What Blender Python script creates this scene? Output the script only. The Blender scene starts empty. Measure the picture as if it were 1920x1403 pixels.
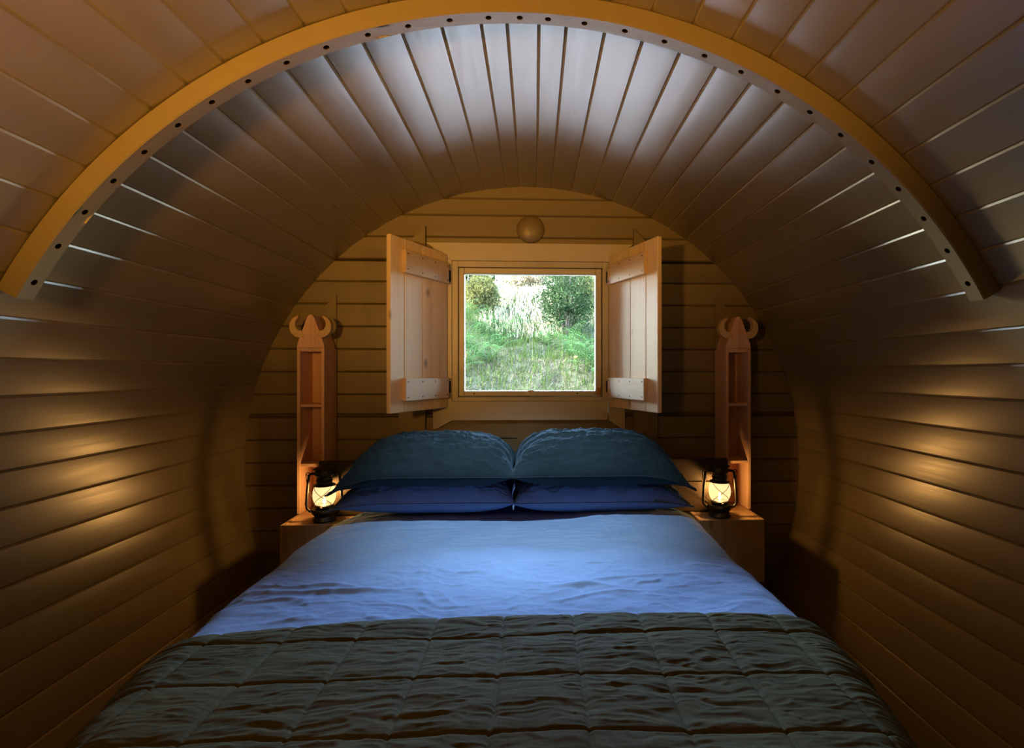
import bpy, bmesh, math, random
import numpy as np
from mathutils import Vector, Matrix

PI = math.pi
C = bpy.context.scene.collection
SC = bpy.context.scene
rnd = random.Random(7)

# ------------------------------------------------------------------ camera
cam_d = bpy.data.cameras.new('camera')
cam = bpy.data.objects.new('camera', cam_d)
C.objects.link(cam)
cam.location = (0.0, 0.0, 1.2)
cam.rotation_euler = (PI / 2, 0.0, -0.0431)
cam_d.sensor_fit = 'HORIZONTAL'
cam_d.sensor_width = 36.0
cam_d.lens = 975.0 / 1920.0 * 36.0
cam_d.shift_x = -85.0 / 1920.0
cam_d.shift_y = -3.5 / 1920.0
cam_d.clip_start = 0.02
SC.camera = cam

# ------------------------------------------------------------------ sky, sun, lamps, exposure
SKY_STRENGTH = 15.0
SUN_STRENGTH = 28.0
EXPOSURE = 0.0
LANTERN_WATT = 3.6
LAMP_WATT = 185.0
BED_FILL_WATT = 108.0
world = bpy.data.worlds.new('sky')
SC.world = world
world.use_nodes = True
wn = world.node_tree.nodes
wl = world.node_tree.links
bg = wn['Background']
sky = wn.new('ShaderNodeTexSky')
sky.sky_type = 'NISHITA'
sky.sun_disc = False
sky.sun_elevation = math.radians(38)
sky.sun_rotation = math.radians(-90)
sky.altitude = 200
sky.air_density = 1.0
sky.dust_density = 2.0
sky.ozone_density = 2.0
wl.new(sky.outputs['Color'], bg.inputs['Color'])
bg.inputs['Strength'].default_value = SKY_STRENGTH

sun_d = bpy.data.lights.new('sun', 'SUN')
sun_d.energy = SUN_STRENGTH
sun_d.angle = math.radians(0.6)
sun_d.color = (1.0, 0.93, 0.78)
sun = bpy.data.objects.new('sun', sun_d)
C.objects.link(sun)
sd = Vector((0.86, 0.22, -0.62)).normalized()      # direction the light travels
sun.rotation_euler = sd.to_track_quat('-Z', 'Y').to_euler()


def portal(name, loc, rot, sx, sy):
    d = bpy.data.lights.new(name, 'AREA')
    d.shape = 'RECTANGLE'
    d.size = sx
    d.size_y = sy
    d.cycles.is_portal = True
    o = bpy.data.objects.new(name, d)
    C.objects.link(o)
    o.location = loc
    o.rotation_euler = rot
    return o


portal('window_portal', (-0.024, 2.74, 1.40), (-PI / 2, 0, 0), 0.78, 0.72)

def warm_spot(loc, watt, aim):
    d = bpy.data.lights.new('warm_spot_light', 'SPOT')
    d.energy = watt
    d.color = (1.0, 0.46, 0.08)
    d.shadow_soft_size = 0.06
    d.spot_size = math.radians(116)
    d.spot_blend = 1.0
    o = bpy.data.objects.new('warm_spot_light', d)
    C.objects.link(o)
    o.location = loc
    o.rotation_euler = Vector(aim).to_track_quat('-Z', 'Y').to_euler()


warm_spot((-0.80, -0.30, 1.38), LAMP_WATT, (0.10, 1.0, 0.88))           # warm lamp on the left beside the camera
warm_spot((0.70, -0.10, 1.62), LAMP_WATT * 0.26, (-0.65, 1.0, 0.85))  # extra warm fill added on the right side

spot_d = bpy.data.lights.new('bed_fill_light', 'SPOT')                 # cool fill added behind the roof rib to brighten the bed
spot_d.energy = BED_FILL_WATT
spot_d.color = (0.64, 0.83, 1.0)
spot_d.shadow_soft_size = 0.03
spot_d.spot_size = math.radians(58)
spot_d.spot_blend = 1.0
spot = bpy.data.objects.new('bed_fill_light', spot_d)
C.objects.link(spot)
spot.location = (-0.035, 1.350, 2.106)
spot.rotation_euler = Vector((-0.03, 0.62, -1.47)).to_track_quat('-Z', 'Y').to_euler()

SC.view_settings.view_transform = 'Standard'
SC.view_settings.look = 'None'
SC.view_settings.gamma = 1.0
SC.view_settings.use_curve_mapping = False
SC.view_settings.exposure = EXPOSURE
SC.cycles.use_denoising = True
SC.cycles.max_bounces = 10
SC.cycles.diffuse_bounces = 5
SC.cycles.glossy_bounces = 4
SC.cycles.transparent_max_bounces = 12
SC.cycles.sample_clamp_indirect = 8.0
SC.cycles.caustics_reflective = False
SC.cycles.caustics_refractive = False


# ------------------------------------------------------------------ helpers
def link(o, parent=None):
    C.objects.link(o)
    if parent is not None:
        o.parent = parent
    return o


def props(o, label=None, cat=None, group=None, kind=None):
    if label: o['label'] = label
    if cat: o['category'] = cat
    if group: o['group'] = group
    if kind: o['kind'] = kind
    return o


def empty(name, loc=(0, 0, 0), label=None, cat=None, group=None, kind=None, rotz=0.0):
    o = bpy.data.objects.new(name, None)
    o.empty_display_size = 0.05
    o.location = loc
    o.rotation_euler = (0, 0, rotz)
    link(o)
    return props(o, label, cat, group, kind)


def mesh_obj(name, verts, faces, mat, parent=None, smooth=False, loc=None):
    me = bpy.data.meshes.new(name)
    me.from_pydata([tuple(v) for v in verts], [], faces)
    me.update()
    if mat: me.materials.append(mat)
    if smooth:
        me.polygons.foreach_set('use_smooth', [True] * len(me.polygons))
    o = bpy.data.objects.new(name, me)
    if loc is not None: o.location = loc
    return link(o, parent)


class MB:
    """collects shapes into one mesh"""
    def __init__(self):
        self.bm = bmesh.new()

    def add(self, verts, faces, M=None):
        vs = [self.bm.verts.new(M @ Vector(v) if M is not None else Vector(v)) for v in verts]
        for f in faces:
            try:
                self.bm.faces.new([vs[i] for i in f])
            except ValueError:
                pass
        return vs

    def box(self, x0, x1, y0, y1, z0, z1, bev=0.0, M=None):
        if bev <= 0:
            v = [(x, y, z) for z in (z0, z1) for y in (y0, y1) for x in (x0, x1)]
            f = [(0, 2, 3, 1), (4, 5, 7, 6), (0, 1, 5, 4), (2, 6, 7, 3), (0, 4, 6, 2), (1, 3, 7, 5)]
            self.add(v, f, M)
        else:
            b = bmesh.new()
            bmesh.ops.create_cube(b, size=1.0)
            for v in b.verts:
                v.co = Vector(((x0 + x1) / 2 + v.co.x * (x1 - x0), (y0 + y1) / 2 + v.co.y * (y1 - y0), (z0 + z1) / 2 + v.co.z * (z1 - z0)))
            bmesh.ops.bevel(b, geom=b.edges[:], offset=bev, segments=1, affect='EDGES', profile=0.5)
            b.verts.index_update()
            self.add([v.co.copy() for v in b.verts], [[v.index for v in f.verts] for f in b.faces], M)
            b.free()
        return self

    def prism(self, poly, y0, y1, M=None):
        """poly: list of (x, z), extruded along y"""
        n = len(poly)
        v = [(x, y0, z) for x, z in poly] + [(x, y1, z) for x, z in poly]
        f = [list(range(n)), list(range(2 * n - 1, n - 1, -1))]
        for i in range(n):
            j = (i + 1) % n
            f.append((i, i + n, j + n, j))
        self.add(v, f, M)
        return self

    def lathe(self, prof, n=24, M=None, cap=True):
        v, f = [], []
        for r, z in prof:
            for i in range(n):
                a = 2 * PI * i / n
                v.append((r * math.cos(a), r * math.sin(a), z))
        for k in range(len(prof) - 1):
            for i in range(n):
                j = (i + 1) % n
                f.append((k * n + i, k * n + j, (k + 1) * n + j, (k + 1) * n + i))
        if cap:
            f.append(list(range(n))[::-1])
            f.append([(len(prof) - 1) * n + i for i in range(n)])
        self.add(v, f, M)
        return self

    def tube(self, pts, r, n=8, closed=False, M=None, taper=None):
        pts = [Vector(p) for p in pts]
        m = len(pts)
        rings = []
        up = Vector((0.123, 0.456, 0.88)).normalized()
        for i, p in enumerate(pts):
            a = pts[(i - 1) % m] if (closed or i > 0) else p
            b = pts[(i + 1) % m] if (closed or i < m - 1) else p
            t = (b - a).normalized()
            e = t.cross(up)
            if e.length < 1e-4: e = t.cross(Vector((1, 0, 0)))
            e.normalize()
            g = t.cross(e)
            rr = r * (taper[i] if taper else 1)
            rings.append([p + (e * math.cos(2 * PI * k / n) + g * math.sin(2 * PI * k / n)) * rr for k in range(n)])
        v = [q for ring in rings for q in ring]
        f = []
        for i in range(m if closed else m - 1):
            i2 = (i + 1) % m
            for k in range(n):
                k2 = (k + 1) % n
                f.append((i * n + k, i * n + k2, i2 * n + k2, i2 * n + k))
        if not closed:
            f.append(list(range(n))[::-1])
            f.append([(m - 1) * n + k for k in range(n)])
        self.add(v, f, M)
        return self

    def build(self, name, mat, parent=None, smooth=False, loc=None, angle=None):
        bmesh.ops.recalc_face_normals(self.bm, faces=self.bm.faces[:])
        me = bpy.data.meshes.new(name)
        self.bm.to_mesh(me)
        self.bm.free()
        if mat: me.materials.append(mat)
        if smooth:
            me.polygons.foreach_set('use_smooth', [True] * len(me.polygons))
            if angle:
                me.set_sharp_from_angle(angle=angle)
        o = bpy.data.objects.new(name, me)
        if loc is not None: o.location = loc
        return link(o, parent)


def copy_thing(root):
    """copy of a thing with copies of its parts and sub-parts"""
    r = root.copy(); C.objects.link(r)
    for ch in root.children:
        c = ch.copy(); C.objects.link(c); c.parent = r
        for g in ch.children:
            d = g.copy(); C.objects.link(d); d.parent = c
    return r


# numpy value noise ---------------------------------------------------------
def _hash(ix, iy, seed):
    h = (ix.astype(np.int64) * 374761393 + iy.astype(np.int64) * 668265263 + seed * 974634181) & 0xffffffff
    h = ((h ^ (h >> 13)) * 1274126177) & 0xffffffff
    h = ((h ^ (h >> 15)) * 2246822519) & 0xffffffff
    return ((h ^ (h >> 16)) & 0xffff) / 65535.0


def vnoise(x, y, seed=0):
    ix = np.floor(x); iy = np.floor(y)
    fx = x - ix; fy = y - iy
    ix = ix.astype(np.int64); iy = iy.astype(np.int64)
    ux = fx * fx * fx * (fx * (fx * 6 - 15) + 10)
    uy = fy * fy * fy * (fy * (fy * 6 - 15) + 10)
    a = _hash(ix, iy, seed); b = _hash(ix + 1, iy, seed)
    c = _hash(ix, iy + 1, seed); d = _hash(ix + 1, iy + 1, seed)
    return (a * (1 - ux) + b * ux) * (1 - uy) + (c * (1 - ux) + d * ux) * uy - 0.5


def fbm(x, y, seed=0, octv=4, gain=0.5):
    s = 0; a = 1.0
    for i in range(octv):
        s = s + a * vnoise(x, y, seed + i * 17)
        x = x * 2.03 + 11.3; y = y * 2.03 + 5.7; a *= gain
    return s


def ridged(x, y, seed=0):
    return 1 - np.abs(2 * vnoise(x, y, seed))


def sstep(a, b, x):  # smooth step, works both ways
    t = np.clip((x - a) / (b - a), 0, 1)
    return t * t * (3 - 2 * t)


def grid_obj(name, X, Y, Z, mat, parent=None, wrap=False):
    nu, nv = X.shape
    V = np.stack([X.ravel(), Y.ravel(), Z.ravel()], 1)
    idx = np.arange(nu * nv).reshape(nu, nv)
    Q = np.stack([idx[:-1, :-1], idx[1:, :-1], idx[1:, 1:], idx[:-1, 1:]], -1).reshape(-1, 4)
    me = bpy.data.meshes.new(name)
    me.vertices.add(len(V)); me.vertices.foreach_set('co', V.ravel())
    me.loops.add(Q.size); me.loops.foreach_set('vertex_index', Q.ravel())
    me.polygons.add(len(Q)); me.polygons.foreach_set('loop_start', np.arange(0, Q.size, 4))
    me.polygons.foreach_set('use_smooth', np.ones(len(Q), dtype=bool))
    me.update(calc_edges=True); me.validate()
    me.materials.append(mat)
    o = bpy.data.objects.new(name, me)
    return link(o, parent)


# ------------------------------------------------------------------ materials
def new_mat(name):
    m = bpy.data.materials.new(name)
    m.use_nodes = True
    nt = m.node_tree
    return m, nt, nt.nodes['Principled BSDF']


def N(nt, t, **kw):
    n = nt.nodes.new(t)
    for k, v in kw.items():
        setattr(n, k, v)
    return n


def coords(nt, scale, rand=True, rot=(0, 0, 0)):
    tc = N(nt, 'ShaderNodeTexCoord')
    mp = N(nt, 'ShaderNodeMapping')
    mp.inputs['Scale'].default_value = scale
    mp.inputs['Rotation'].default_value = rot
    nt.links.new(tc.outputs['Object'], mp.inputs['Vector'])
    if rand:
        oi = N(nt, 'ShaderNodeObjectInfo')
        mu = N(nt, 'ShaderNodeMath', operation='MULTIPLY')
        mu.inputs[1].default_value = 37.0
        nt.links.new(oi.outputs['Random'], mu.inputs[0])
        cb = N(nt, 'ShaderNodeCombineXYZ')
        for k in range(3): nt.links.new(mu.outputs[0], cb.inputs[k])
        nt.links.new(cb.outputs[0], mp.inputs['Location'])
    return mp.outputs['Vector']


def noise(nt, vec, scale=1.0, detail=4.0, rough=0.55, dist=0.0):
    n = N(nt, 'ShaderNodeTexNoise')
    n.inputs['Scale'].default_value = scale
    n.inputs['Detail'].default_value = detail
    n.inputs['Roughness'].default_value = rough
    n.inputs['Distortion'].default_value = dist
    nt.links.new(vec, n.inputs['Vector'])
    return n.outputs['Fac']


def ramp(nt, fac, stops):
    r = N(nt, 'ShaderNodeValToRGB')
    el = r.color_ramp.elements
    while len(el) < len(stops): el.new(0.5)
    for e, (p, c) in zip(el, stops):
        e.position = p
        e.color = (*c, 1.0)
    nt.links.new(fac, r.inputs['Fac'])
    return r.outputs['Color']


def bump(nt, bsdf, height, strength=0.3, dist=0.002):
    b = N(nt, 'ShaderNodeBump')
    b.inputs['Strength'].default_value = strength
    b.inputs['Distance'].default_value = dist
    nt.links.new(height, b.inputs['Height'])
    nt.links.new(b.outputs['Normal'], bsdf.inputs['Normal'])
    return b


def mixcol(nt, fac, a, b, blend='MIX'):
    m = N(nt, 'ShaderNodeMix', data_type='RGBA', blend_type=blend)
    if isinstance(fac, float): m.inputs[0].default_value = fac
    else: nt.links.new(fac, m.inputs[0])
    for s, v in ((6, a), (7, b)):
        if isinstance(v, tuple): m.inputs[s].default_value = (*v, 1.0)
        else: nt.links.new(v, m.inputs[s])
    return m.outputs[2]


def painted(name, col, scale, rough=0.36, spec=0.6, bstr=0.35):
    """satin paint over softwood boards, grain running along the small scale axis"""
    m, nt, b = new_mat(name)
    v = coords(nt, scale)
    g1 = noise(nt, v, 1.0, 5.0, 0.6, 0.6)
    g2 = noise(nt, v, 0.13, 2.0, 0.5)
    dark = tuple(c * 0.86 for c in col); lite = tuple(min(1, c * 1.10) for c in col)
    col1 = ramp(nt, g2, [(0.3, dark), (0.7, lite)])
    oi = N(nt, 'ShaderNodeObjectInfo')
    col2 = ramp(nt, oi.outputs['Random'], [(0.0, (0.92, 0.92, 0.92)), (1.0, (1.06, 1.05, 1.04))])
    nt.links.new(mixcol(nt, 1.0, col1, col2, 'MULTIPLY'), b.inputs['Base Color'])
    rr = N(nt, 'ShaderNodeMapRange')
    rr.inputs['To Min'].default_value = rough - 0.07
    rr.inputs['To Max'].default_value = rough + 0.09
    nt.links.new(g1, rr.inputs['Value'])
    nt.links.new(rr.outputs[0], b.inputs['Roughness'])
    b.inputs['Specular IOR Level'].default_value = spec
    b.inputs['IOR'].default_value = 1.62
    bump(nt, b, g1, bstr, 0.0016)
    return m


def timber(name, stops, scale, rough=0.5, knots=0.0, bstr=0.2, spec=0.35):
    m, nt, b = new_mat(name)
    v = coords(nt, scale)
    g = noise(nt, v, 1.0, 6.0, 0.62, 1.2)
    w = noise(nt, v, 0.28, 3.0, 0.5, 0.4)
    mx = N(nt, 'ShaderNodeMath', operation='MULTIPLY_ADD')
    nt.links.new(w, mx.inputs[0]); mx.inputs[1].default_value = 0.6
    mm = N(nt, 'ShaderNodeMath', operation='MULTIPLY')
    nt.links.new(g, mm.inputs[0]); mm.inputs[1].default_value = 0.5
    nt.links.new(mm.outputs[0], mx.inputs[2])
    col = ramp(nt, mx.outputs[0], stops)
    if knots > 0:
        vk = coords(nt, tuple((s * 0.13 if s > 10 else s * 1.9) + 0.0 for s in scale))
        vo = N(nt, 'ShaderNodeTexVoronoi')
        vo.inputs['Scale'].default_value = 1.0
        nt.links.new(vk, vo.inputs['Vector'])
        kf = ramp(nt, vo.outputs['Distance'], [(0.0, (knots,) * 3), (0.06, (knots * .8,) * 3), (0.15, (0, 0, 0))])
        col = mixcol(nt, kf, col, tuple(c * 0.38 for c in stops[0][1]))
    oi = N(nt, 'ShaderNodeObjectInfo')
    c2 = ramp(nt, oi.outputs['Random'], [(0.0, (0.86, 0.86, 0.86)), (1.0, (1.08, 1.05, 1.02))])
    nt.links.new(mixcol(nt, 1.0, col, c2, 'MULTIPLY'), b.inputs['Base Color'])
    b.inputs['Roughness'].default_value = rough
    b.inputs['Specular IOR Level'].default_value = spec
    bump(nt, b, g, bstr, 0.0012)
    return m


def plain(name, col, rough=0.5, metal=0.0, spec=0.5, nscale=60.0, var=0.12, bstr=0.1):
    m, nt, b = new_mat(name)
    v = coords(nt, (nscale,) * 3)
    g = noise(nt, v, 1.0, 4.0)
    nt.links.new(ramp(nt, g, [(0.25, tuple(c * (1 - var) for c in col)), (0.75, tuple(min(1, c * (1 + var)) for c in col))]), b.inputs['Base Color'])
    b.inputs['Roughness'].default_value = rough
    b.inputs['Metallic'].default_value = metal
    b.inputs['Specular IOR Level'].default_value = spec
    bump(nt, b, g, bstr, 0.001)
    return m


def linen(name, c0, c1, sheen=0.3, fine=900.0, slub=1.0, bstr=0.35, rough=0.9):
    m, nt, b = new_mat(name)
    va = coords(nt, (fine * 0.12, fine, fine * 0.12), rand=False)
    vb = coords(nt, (fine, fine * 0.10, fine * 0.5), rand=False)
    a = noise(nt, va, 1.0, 3.0)
    c = noise(nt, vb, 1.0, 3.0)
    ad = N(nt, 'ShaderNodeMath', operation='ADD')
    nt.links.new(a, ad.inputs[0]); nt.links.new(c, ad.inputs[1])
    hf = N(nt, 'ShaderNodeMath', operation='MULTIPLY')
    nt.links.new(ad.outputs[0], hf.inputs[0]); hf.inputs[1].default_value = 0.5
    vl = coords(nt, (5, 9, 5), rand=False)
    low = noise(nt, vl, 1.0, 4.0)
    col = ramp(nt, hf.outputs[0], [(0.32, c0), (0.68, c1)])
    col = mixcol(nt, 0.35, col, ramp(nt, low, [(0.3, c0), (0.7, c1)]))
    nt.links.new(col, b.inputs['Base Color'])
    b.inputs['Roughness'].default_value = rough
    b.inputs['Specular IOR Level'].default_value = 0.15
    b.inputs['Sheen Weight'].default_value = sheen
    b.inputs['Sheen Roughness'].default_value = 0.45
    b.inputs['Sheen Tint'].default_value = (*c1, 1)
    bump(nt, b, hf.outputs[0], bstr, 0.0015)
    return m


PAINT = (0.215, 0.167, 0.074)
M_PAINT_Y = painted('olive_paint_lengthwise', PAINT, (55, 2.2, 55), rough=0.30, spec=0.95, bstr=0.13)
M_PAINT_X = painted('olive_paint_crosswise', PAINT, (2.2, 55, 55), rough=0.42, spec=0.5)
M_PAINT_Z = painted('olive_paint_upright', PAINT, (55, 55, 2.2), rough=0.42, spec=0.5)
M_RIB = painted('olive_paint_rib', PAINT, (8, 90, 8), rough=0.40, spec=0.55, bstr=0.2)
CASE = (0.52, 0.475, 0.35)
M_CASE_X = painted('casing_paint_crosswise', CASE, (2.5, 60, 60), rough=0.38, spec=0.5, bstr=0.25)
M_CASE_Z = painted('casing_paint_upright', CASE, (60, 60, 2.5), rough=0.38, spec=0.5, bstr=0.25)
M_PINE = timber('raw_pine', [(0.25, (0.58, 0.40, 0.18)), (0.5, (0.80, 0.62, 0.33)), (0.8, (0.84, 0.69, 0.42))], (60, 60, 2.6), 0.5, knots=0.75)
M_PINE_X = timber('raw_pine_batten', [(0.25, (0.55, 0.38, 0.19)), (0.5, (0.70, 0.52, 0.29)), (0.8, (0.76, 0.60, 0.37))], (2.6, 2.6, 60), 0.5, knots=0.5)
M_CEDAR = timber('raw_cedar', [(0.25, (0.48, 0.27, 0.16)), (0.5, (0.68, 0.43, 0.28)), (0.8, (0.78, 0.54, 0.38))], (70, 70, 2.4), 0.55, knots=0.3)
M_HORN = timber('pale_horn_wood', [(0.25, (0.55, 0.36, 0.16)), (0.8, (0.74, 0.55, 0.30))], (30, 30, 30), 0.5)
M_OAK_Z = timber('brown_oak_upright', [(0.25, (0.25, 0.16, 0.10)), (0.5, (0.42, 0.29, 0.19)), (0.8, (0.52, 0.38, 0.26))], (75, 75, 2.6), 0.55, knots=0.6, bstr=0.35)
M_OAK_X = timber('brown_oak_crosswise', [(0.25, (0.30, 0.17, 0.08)), (0.5, (0.44, 0.27, 0.14)), (0.8, (0.52, 0.34, 0.19))], (2.6, 75, 75), 0.5, bstr=0.2)
M_HEAD = timber('dark_headboard_wood', [(0.25, (0.022, 0.015, 0.009)), (0.5, (0.045, 0.030, 0.017)), (0.8, (0.07, 0.047, 0.027))], (2.4, 60, 60), 0.5)
M_FLOOR = timber('floor_wood', [(0.25, (0.10, 0.06, 0.035)), (0.8, (0.22, 0.14, 0.08))], (60, 2.4, 60), 0.5)
M_BLACK = plain('black_lantern_metal', (0.012, 0.011, 0.010), 0.42, 0.0, 0.5, 80, 0.2)
M_HINGE = plain('black_iron', (0.02, 0.02, 0.02), 0.45, 0.4)
M_SCREW = plain('dark_screw_steel', (0.06, 0.045, 0.03), 0.5, 0.6)
M_HOLE_SHADE = plain('hole_shade', (0.012, 0.008, 0.005), 0.9, 0.0, 0.1)  # near-black colour stands in for shade inside the holes
M_SHELL = plain('dark_backing', (0.05, 0.04, 0.03), 0.9, 0.0, 0.1)
M_CREAM = plain('cream_catch', (0.75, 0.68, 0.5), 0.35)
M_COPPER = plain('copper_stay', (0.45, 0.2, 0.06), 0.35, 0.7)
M_LABEL = plain('pale_sticker', (0.75, 0.68, 0.58), 0.6)
M_DUVET = linen('blue_linen', (0.185, 0.30, 0.51), (0.275, 0.42, 0.65), 0.25)
M_PILLOW_BLUE = linen('blue_linen_pillowcase', (0.12, 0.20, 0.40), (0.20, 0.31, 0.57), 0.4)
M_PILLOW_TEAL = linen('dark_teal_linen', (0.009, 0.019, 0.025), (0.025, 0.049, 0.061), 1.0, 700)
M_THROW = linen('olive_grey_linen', (0.044, 0.044, 0.019), (0.094, 0.092, 0.042), 0.12, 500)
M_STITCH = plain('stitch_thread', (0.03, 0.034, 0.028), 0.9)
M_SHEET = plain('white_cotton', (0.7, 0.68, 0.64), 0.9, 0.0, 0.1)


def glass_mat():
    m = bpy.data.materials.new('window_glass'); m.use_nodes = True
    nt = m.node_tree; nt.nodes.clear()
    out = N(nt, 'ShaderNodeOutputMaterial')
    tr = N(nt, 'ShaderNodeBsdfTransparent'); tr.inputs['Color'].default_value = (0.97, 0.985, 0.975, 1)
    gl = N(nt, 'ShaderNodeBsdfGlossy'); gl.inputs['Roughness'].default_value = 0.02
    fr = N(nt, 'ShaderNodeFresnel'); fr.inputs['IOR'].default_value = 1.5
    mx = N(nt, 'ShaderNodeMixShader')
    nt.links.new(fr.outputs[0], mx.inputs[0]); nt.links.new(tr.outputs[0], mx.inputs[1]); nt.links.new(gl.outputs[0], mx.inputs[2])
    nt.links.new(mx.outputs[0], out.inputs[0])
    return m


M_GLASS = glass_mat()


def globe_mat():
    """frosted lamp globe lit from inside: part clear, part glowing"""
    m = bpy.data.materials.new('frosted_lit_globe'); m.use_nodes = True
    nt = m.node_tree; nt.nodes.clear()
    out = N(nt, 'ShaderNodeOutputMaterial')
    tr = N(nt, 'ShaderNodeBsdfTransparent'); tr.inputs['Color'].default_value = (1, 0.97, 0.9, 1)
    em = N(nt, 'ShaderNodeEmission')
    tc = N(nt, 'ShaderNodeTexCoord')
    sp = N(nt, 'ShaderNodeSeparateXYZ'); nt.links.new(tc.outputs['Object'], sp.inputs[0])
    mr = N(nt, 'ShaderNodeMapRange')
    mr.inputs['From Min'].default_value = 0.065; mr.inputs['From Max'].default_value = 0.16
    nt.links.new(sp.outputs['Z'], mr.inputs['Value'])
    nt.links.new(ramp(nt, mr.outputs[0], [(0.0, (1.0, 0.72, 0.30)), (0.35, (1.0, 0.68, 0.30)), (1.0, (0.92, 0.62, 0.30))]), em.inputs['Color'])
    em.inputs['Strength'].default_value = 2.6
    mx = N(nt, 'ShaderNodeMixShader'); mx.inputs[0].default_value = 0.30
    nt.links.new(tr.outputs[0], mx.inputs[1]); nt.links.new(em.outputs[0], mx.inputs[2])
    nt.links.new(mx.outputs[0], out.inputs[0])
    return m


M_GLOBE = globe_mat()


def flame_mat():
    m = bpy.data.materials.new('flame'); m.use_nodes = True
    nt = m.node_tree; nt.nodes.clear()
    out = N(nt, 'ShaderNodeOutputMaterial'); em = N(nt, 'ShaderNodeEmission')
    em.inputs['Color'].default_value = (1, 0.62, 0.22, 1); em.inputs['Strength'].default_value = 12
    nt.links.new(em.outputs[0], out.inputs[0])
    return m


M_FLAME = flame_mat()


def leaf_mat(name, c0, c1, trans=0.35):
    m = bpy.data.materials.new(name); m.use_nodes = True
    nt = m.node_tree; nt.nodes.clear()
    out = N(nt, 'ShaderNodeOutputMaterial')
    v = coords(nt, (6, 6, 6))
    f = noise(nt, v, 1.0, 4.0)
    col = ramp(nt, f, [(0.3, c0), (0.7, c1)])
    d = N(nt, 'ShaderNodeBsdfDiffuse'); t = N(nt, 'ShaderNodeBsdfTranslucent')
    nt.links.new(col, d.inputs[0]); nt.links.new(col, t.inputs[0])
    mx = N(nt, 'ShaderNodeMixShader'); mx.inputs[0].default_value = trans
    nt.links.new(d.outputs[0], mx.inputs[1]); nt.links.new(t.outputs[0], mx.inputs[2])
    nt.links.new(mx.outputs[0], out.inputs[0])
    return m


M_GRASS = leaf_mat('grass_blades', (0.0129, 0.0241, 0.0051), (0.0367, 0.0539, 0.0141))
M_DRY = leaf_mat('dry_grass', (0.0454, 0.0386, 0.0227), (0.0817, 0.0726, 0.0500), 0.2)
M_GRASS_LIT = leaf_mat('grass_lit_tint', (0.1519, 0.1435, 0.0759), (0.3375, 0.3037, 0.2025), 0.2)  # grass colour lightened to stand for strong sun
M_FERN = leaf_mat('fern_green', (0.0119, 0.0340, 0.0100), (0.0299, 0.0639, 0.0200))
M_BUSH = leaf_mat('bush_dark_green', (0.0057, 0.0129, 0.0051), (0.0170, 0.0284, 0.0112), 0.25)
M_BUSH2 = leaf_mat('bush_yellow_green', (0.0255, 0.0312, 0.0085), (0.0568, 0.0596, 0.0226))
M_BUSH_LIT = leaf_mat('bush_lit_tint', (0.1013, 0.0929, 0.0506), (0.2531, 0.2025, 0.1266))  # foliage colour raised so the upper shrubs look sunlit
M_GORSE = leaf_mat('yellow_flower', (0.6, 0.45, 0.05), (0.7, 0.55, 0.08), 0.3)
M_SOIL = plain('bank_soil', (0.022, 0.024, 0.012), 0.95, 0, 0.1, 9, 0.5)
M_BOUNCE_GRAVEL = plain('bounce_gravel', (0.145, 0.14, 0.135), 0.95, 0, 0.1, 60, 0.35)  # for the added strip that throws light up through the window
M_STEM = plain('bush_stem', (0.020, 0.016, 0.010), 0.9)

# ------------------------------------------------------------------ pod shell
CX, CZ, R, D = -0.0355, 0.7365, 1.40, 2.634
Y_NEAR, Y_FAR = -1.60, 2.66
SEAMS = [214.9, 210.6, 206.3, 202.0, 197.7, 193.4, 189.07, 184.87, 180.5, 176.15, 171.9, 167.65, 163.42, 159.2, 154.68, 150.2,
         145.66, 141.4, 137.3, 133.1, 128.8, 124.6, 120.4, 116.1, 111.75, 107.42, 103.06, 98.73, 94.44, 91.61, 88.11, 85.08,
         80.8, 76.51, 72.15, 67.81, 63.52, 59.28, 55.0, 50.6, 46.33, 42.08, 37.81, 33.56, 29.3, 24.45, 20.2, 16.02, 11.72,
         7.4, 3.27, -1.0, -5.3, -9.65, -13.85, -18.0, -22.2, -26.55, -30.9, -35.0]


def shell(name, a0, a1, label):
    n = 36
    prof = []
    for i in range(n + 1):
        a = math.radians(a0 + (a1 - a0) * i / n)
        prof.append((math.cos(a), math.sin(a)))
    v, f = [], []
    for y in (Y_NEAR - 0.03, Y_FAR + 0.05):
        for r in (R + 0.019, R + 0.05):
            for c, s in prof: v.append((CX + r * c, y, CZ + r * s))
    k = n + 1
    for i in range(n):
        f += [(i, i + 1, 2 * k + i + 1, 2 * k + i), (k + i, 3 * k + i, 3 * k + i + 1, k + i + 1),
              (i, k + i, k + i + 1, i + 1), (2 * k + i, 2 * k + i + 1, 3 * k + i + 1, 3 * k + i)]
    f += [(0, 2 * k, 3 * k, k), (n, k + n, 3 * k + n, 2 * k + n)]
    o = mesh_obj(name, v, f, M_SHELL)
    return props(o, label, None, None, 'structure')


wall_left = shell('wall_left', 141.4, 215.4, 'curved left wall of olive painted tongue and groove boards')
ceiling = shell('ceiling', 37.81, 141.4, 'vaulted ceiling of olive painted tongue and groove boards')
wall_right = shell('wall_right', -35.5, 37.81, 'curved right wall of olive painted tongue and groove boards')

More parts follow.
